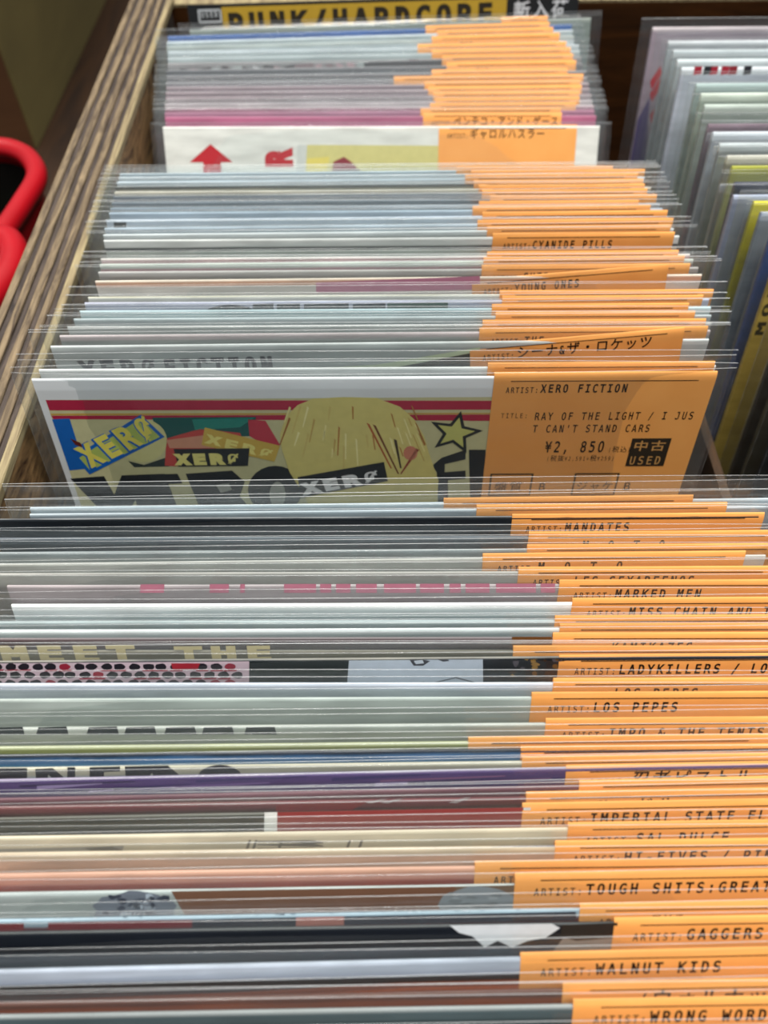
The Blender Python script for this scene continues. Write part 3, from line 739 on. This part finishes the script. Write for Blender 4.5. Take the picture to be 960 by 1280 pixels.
front = [
 (621, 12, 562, '', 'blue white', [(0, 'cbd6de'), (3, 'aeb9c2'), (6, 'c0cad2')], {'extra': .0046, 'cx': .0075}),
 (630, 10, 600, '', 'icy white', [(0, 'dfe6ea'), (1.5, 'a9b5bf')], {'extra': .003, 'cx': .0075}),
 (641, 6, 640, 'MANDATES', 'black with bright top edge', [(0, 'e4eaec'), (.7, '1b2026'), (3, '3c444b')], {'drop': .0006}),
 (663, 5, 660, 'M. O. T. O', 'dark slate', [(0, '59626a'), (3, '3e464d')], {}),
 (680, 6, 660, 'MASTERS OF THE BU', 'ash grey', [(0, '8c9496'), (3, 'a3a8a6')], {}),
 (692, 12, 612, 'M. O. T. O', 'warm grey', [(0, 'b3b3ad'), (5, '9c9b95')], {}),
 (708, 4, 648, 'LES SEXAREENOS', 'taupe grey', [(0, 'a8a6a0'), (5, '8e8987')], {}),
 (724, 2, 697, 'MARKED MEN', 'grey with pink lettering', [(0, 'a39a9c'), (5, '8c8184')], {'art': lambda S, ink: [ink.poly(P(S, [(u, 728+k % 2), (u+w_, 728), (u+w_, 741), (u, 741)]), flat('c0788c'), 1) for k, (u, w_) in enumerate(((175, 30), (262, 24), (300, 6), (355, 40), (400, 14), (420, 18), (445, 26), (480, 40), (525, 30), (562, 14), (582, 30), (620, 50), (676, 18)))]}),
 (747, 3, 715, 'MISS CHAIN AND T', 'bright white', [(0, 'f2f6f6'), (3, 'c9d2d4'), (5, 'a4b0b4')], {}),
 (769, 3, 693, '', 'grey white', [(0, 'b5c0c2'), (2, '8e989a')], {}),
 (779, 3, 700, '', 'polar white', [(0, 'f0f5f6'), (2.4, 'b8c2c4')], {}),
 (790, 2, 690, 'KAMIKAZES', 'dark brownish', [(0, '8a8688'), (1.5, '57494c'), (4, '4a4244')], {'art': sq([(640, 796), (690, 796), (690, 812), (640, 812)], '6a4420')}),
 (806, 0, 637, '', 'grey brown with cream letters', [(0, '7d7470'), (1, '6f6c60'), (4, '716d5e')], {'art': art_meet}),
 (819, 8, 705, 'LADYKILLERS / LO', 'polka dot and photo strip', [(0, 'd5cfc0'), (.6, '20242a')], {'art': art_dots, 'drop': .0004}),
 (846, 2, 688, 'LOS PEPES', 'pale lilac blue', [(0, 'c9d0de'), (3, 'a8b2b8')], {}),
 (864, 4, 663, 'LOS PEPES', 'sage grey', [(0, 'b3bdb8'), (4, '9fa8a2'), (8, '98a09a')], {}),
 (897, 8, 684, 'IMPO & THE TENTS', 'grey with row of black letter tops', [(0, 'abb1aa'), (3, '9a9f94')], {'art': art_teeth}),
 (919, 10, 588, '', 'olive green', [(0, 'c3c69e'), (2, '8f9450')], {}),
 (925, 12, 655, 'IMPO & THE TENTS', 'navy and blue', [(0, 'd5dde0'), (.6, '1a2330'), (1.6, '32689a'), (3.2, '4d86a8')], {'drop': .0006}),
 (938, 12, 655, 'IMPO & THE TENTS', 'cream beige', [(0, 'c9c3ac'), (2, 'b3ae9c'), (3.4, 'a2a9ac')], {'art': art_indo}),
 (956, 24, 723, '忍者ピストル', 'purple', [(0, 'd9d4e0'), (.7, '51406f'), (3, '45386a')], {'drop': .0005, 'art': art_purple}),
 (976, 22, 740, '', 'wine coloured', [(0, '8f8790'), (1, '6c3e4c')], {}),
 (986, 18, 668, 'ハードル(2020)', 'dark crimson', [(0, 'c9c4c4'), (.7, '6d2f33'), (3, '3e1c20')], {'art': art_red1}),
 (999, 18, 663, 'IMPERIAL STATE EL', 'charcoal and red', [(0, '77776f'), (1.4, '45453e'), (4, '33332d')], {'art': art_red2}),
 (1027, 15, 715, 'SAL DULCE', 'buff with ink sketch', [(0, 'd2c6ae'), (4, 'bcb098')], {'art': art_sketch}),
 (1049, 12, 695, 'HI-FIVES / PIN', 'straw coloured', [(0, 'c9b9a0'), (3, 'c8a288')], {'art': art_blue}),
 (1074, 14, 597, 'THE', 'salmon pink', [(0, 'd9a58c'), (2.5, 'c98873'), (4, '9c4a3c')], {}),
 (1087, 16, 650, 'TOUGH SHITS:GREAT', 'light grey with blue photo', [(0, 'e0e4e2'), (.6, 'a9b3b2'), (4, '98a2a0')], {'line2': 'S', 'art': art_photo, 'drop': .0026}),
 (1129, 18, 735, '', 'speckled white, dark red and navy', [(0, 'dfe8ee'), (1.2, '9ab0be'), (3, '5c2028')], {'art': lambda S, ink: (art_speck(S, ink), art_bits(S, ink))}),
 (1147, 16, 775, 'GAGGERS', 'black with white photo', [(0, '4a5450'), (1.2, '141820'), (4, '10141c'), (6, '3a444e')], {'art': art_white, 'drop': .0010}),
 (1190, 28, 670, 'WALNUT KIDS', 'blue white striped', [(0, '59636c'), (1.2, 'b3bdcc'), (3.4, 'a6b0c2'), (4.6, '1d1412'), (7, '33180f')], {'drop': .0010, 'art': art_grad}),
 (1229, 22, 720, '(ウォルナット)', 'maroon and orange', [(0, '3a1d14'), (1, '5a2a14'), (3, '8a4016')], {'drop': .0014}),
 (1248, 16, 722, 'WRONG WORDS', 'grey teal', [(0, '8d9494'), (2, '4d5c60'), (4, '37474a')], {}),
 (1293, 14, 705, '', 'dark red', [(0, '9a3a34'), (2, '5c1c1a')], {}),
]
stack(front, .1760, .1765, 17, 34, .0020, 'singles in the front pack',
      lambda i, n: ' sleeved single, ' + ORD[i+1] + ' in front of blond hair cover', 300, umin=-.0018)

# ------------------------------------------------------------------ the right-hand bin of records
def art_diag(S, ink):
    for v in (90, 105, 132, 150, 172): ink.poly(P(S, [(812, v+12), (825, v-8), (827, v+2), (814, v+22)]), flat('a8182a'), 1)
    ink.poly(P(S, [(772, 208), (778, 150), (812, 120), (806, 208)]), flat('5b5478'), 2)
def art_flowers(S, ink):
    for u, c in ((868, 'a8283a'), (880, '2a2a30'), (888, 'a8283a'), (902, 'a8283a'), (912, '8c2a34'), (930, '2a2a30')):
        ink.poly(P(S, [(u, 82), (u+10, 81), (u+8, 92), (u-2, 94)]), flat(c), 1)
def art_more(S, ink):
    a = Vector(face_xy(S, 952, 418)); b = Vector(face_xy(S, 966, 318)); c = Vector(face_xy(S, 930, 411))
    ink.text('MORE', a.x, a.y, abs(a.x-c.x)*.55, (b-a).length/4.2, flat('3c3626'), 1, .03, PI/2)
right = [  # u, v of the top left corner; lean; description; bands; art; height
 (803, 28, 16, 'purple grey with red diagonal bars', [(0, 'b7aeb2'), (3, '9a8f9a')], art_diag),
 (822, 45, 15, 'pale grey', [(0, 'c3c8cc'), (3, 'a5abb0')], None),
 (828, 56, 15, 'black edged white', [(0, 'c5ced2'), (4, '99a1a4')], None),
 (833, 68, 15, 'silver', [(0, 'd7dfe2'), (4, 'aab2b4')], None),
 (838, 78, 15, 'white with red flowers', [(0, 'd5dde2'), (4, 'b9c0cc')], art_flowers),
 (856, 98, 15, 'mint white', [(0, 'b4c6c4'), (4, '8f9f9c')], None),
 (862, 110, 15, 'greenish', [(0, 'd3decf'), (4, '9ba89b')], None),
 (866, 124, 15, 'grey green', [(0, 'b8c4bc'), (4, '8b968e')], None),
 (870, 148, 15, 'dusky violet', [(0, '76626e'), (4, '5b4c5a')], None),
 (876, 158, 15, 'silver blue', [(0, 'd2dae2'), (4, 'a5acb4')], None),
 (884, 172, 15, 'chrome grey', [(0, 'b9c2c4'), (4, '858c8c')], None),
 (893, 187, 15, 'cream edged', [(0, 'c9c6b8'), (4, '8c8b80')], None),
 (899, 200, 15, 'lime olive', [(0, 'a3a646'), (4, '8f9254')], None),
 (902, 220, 15, 'navy', [(0, '33384c'), (4, '2a2e3e')], None),
 (900, 236, 14, 'pale steel blue', [(0, 'a9b2c6'), (4, '8f98ac')], None),
 (924, 241, 14, 'bright yellow', [(0, 'c9c02c'), (6, 'b5ac1c')], None),
 (934, 257, 14, 'light grey', [(0, 'b3b8b8'), (4, '888e90')], None),
 (950, 272, 14, 'strong blue', [(0, '1f5ea8'), (6, '164c94')], None),
 (962, 286, 13, 'mustard yellow lettered', [(0, 'b9a55c'), (5, 'b39a4c')], art_more),
 (986, 325, 13, 'dark brown', [(0, '4a3c34'), (4, '33281f')], None),
 (996, 345, 13, 'dull olive', [(0, '6c6448'), (4, '544c36')], None),
 (1010, 372, 13, 'black', [(0, '2a2628'), (4, '1c191b')], None),
 (1024, 400, 12, 'dark grey', [(0, '4d5254'), (4, '3a3e40')], None),
 (1040, 430, 12, 'brownish black', [(0, '35282a'), (4, '241b1d')], None),
]
prev = 9; pb = 9
for i, (u, v, lean, desc, bands, art) in enumerate(right):
    th = math.radians(lean); zt = LT*math.cos(th); p = at(u, v, zt)
    y = min(p.y, prev-.0035); prev = y
    b = min(y-LT*math.sin(th), pb-.0035); pb = b; th = math.asin((y-b)/LT)
    cx = p.x+.0945
    S = make_sleeve(cx, b, th, math.radians(.8), covers=cover_mat(bands), seed=500+i, haslabel=False, extra=.002, thin=.0009, stiff=True)
    tag(S.root, desc + ' sleeved single in neighbouring pack, ' + ('at its far end' if i == 0 else ORD[i+1] + ' from its far end'), 'record', 'singles in the neighbouring pack')
    if art:
        ink = Ink(); art(S, ink); ink.build('artwork', -.0009, S.warp, S.cover)

# ------------------------------------------------------------------ left of the rail: a carton and a red basket
def carton():
    cm = wood_mat('carton_brown', '4f331e', '5f3f26', (4, 4, 12), .5, .7, .1); cg = wood_mat('carton_side_light', '5c5230', '6c6038', (4, 4, 12), .5, .75, .1)
    root = empty('cardboard_carton', (-.42, .75, -.008)); tag(root, 'brown cardboard carton with side light painted in olive standing behind the red basket', 'carton')
    x0, x1, y0, y1, h = -.16, .155, -.16, .30, .100
    box('front_panel', (x0, x1-.002, y0, y0+.003, 0, h), cm, root)
    box('side_panel', (x1-.003, x1, y0, y1, 0, h), cg, root, .0008)  # olive tone paints in the different light on this face of the carton
    box('side_panel', (x0-.003, x0, y0, y1, 0, h), cm, root)
    box('back_panel', (x0, x1-.003, y1-.003, y1, 0, h), cm, root)
    box('base', (x0, x1-.003, y0+.003, y1-.003, 0, .003), cm, root)
    f = box('flap', (x1-.002, x1+.0, -.12, .28, 0, .05), flat('a89878'), root); f.location = (0, 0, h); f.rotation_euler = (0, math.radians(-35), 0); f.location.x = .05
carton()
def basket():
    RED = new_mat('red_plastic'); m, nt, b = RED
    tc = N(nt, 'ShaderNodeTexCoord'); no = N(nt, 'ShaderNodeTexNoise'); no.inputs['Scale'].default_value = 60; nt.links.new(tc.outputs['Object'], no.inputs['Vector'])
    mx = N(nt, 'ShaderNodeMix', data_type='RGBA'); mx.inputs[6].default_value = lin('96050f'); mx.inputs[7].default_value = lin('ae0a1a')
    nt.links.new(no.outputs['Fac'], mx.inputs[0]); nt.links.new(mx.outputs[2], b.inputs['Base Color']); b.inputs['Roughness'].default_value = .38
    z = .125
    c = at(-60, 260, z)
    root = empty('shopping_basket', (c.x, c.y, -.008)); tag(root, 'red plastic basket with rounded rim beside the plywood rail', 'basket')
    off = Vector((c.x, c.y, -.008))
    L = [(-210, 150), (-120, 168), (-30, 182), (15, 187), (38, 200), (46, 222), (30, 252), (0, 296), (-40, 350), (-130, 380), (-230, 300)]
    rim = smooth_path([at(u, v, z)-off for u, v in L], True, 6)
    tube('rim', rim, .0046, m, root, 12, True)
    n = len(rim); cen = sum(rim, Vector())/n; V = []; F = []; W_ = []; G_ = []
    for p in rim:
        q = cen+(p-cen)*.86; k_ = cen+(p-cen)*.93; q2 = cen+(p-cen)*.90
        W_ += [p+Vector((0, 0, -.001)), Vector((q.x, q.y, .0005))]
        V += [k_+Vector((0, 0, -.006)), Vector((q2.x*.5+q.x*.5, q2.y*.5+q.y*.5, .05))]
    V.append(Vector((cen.x, cen.y, .045))); W_.append(Vector((cen.x, cen.y, .0005)))
    for i in range(n):
        a = 2*i; b2 = 2*((i+1) % n); F.append((a, b2, b2+1, a+1)); F.append((a+1, b2+1, 2*n)); G_.append((a, b2, b2+1, a+1)); G_.append((a+1, b2+1, 2*n))
    mesh_obj('basket_body', W_, G_, m, root)
    dk = wood_mat('dark_basket_inside', '12100c', '1a1a12', (20, 20, 20), .5, .6, .1)
    mesh_obj('dark_inside', V, F, dk, root)  # near-black inner surface that covers the red walls from within
    H = [(-150, 420), (-60, 330), (-14, 305), (8, 300), (18, 316), (14, 338), (-6, 366), (-60, 430)]
    tube('handle', smooth_path([at(u, v, z+.004)-off for u, v in H], False, 6), .0058, m, root, 12)
basket()
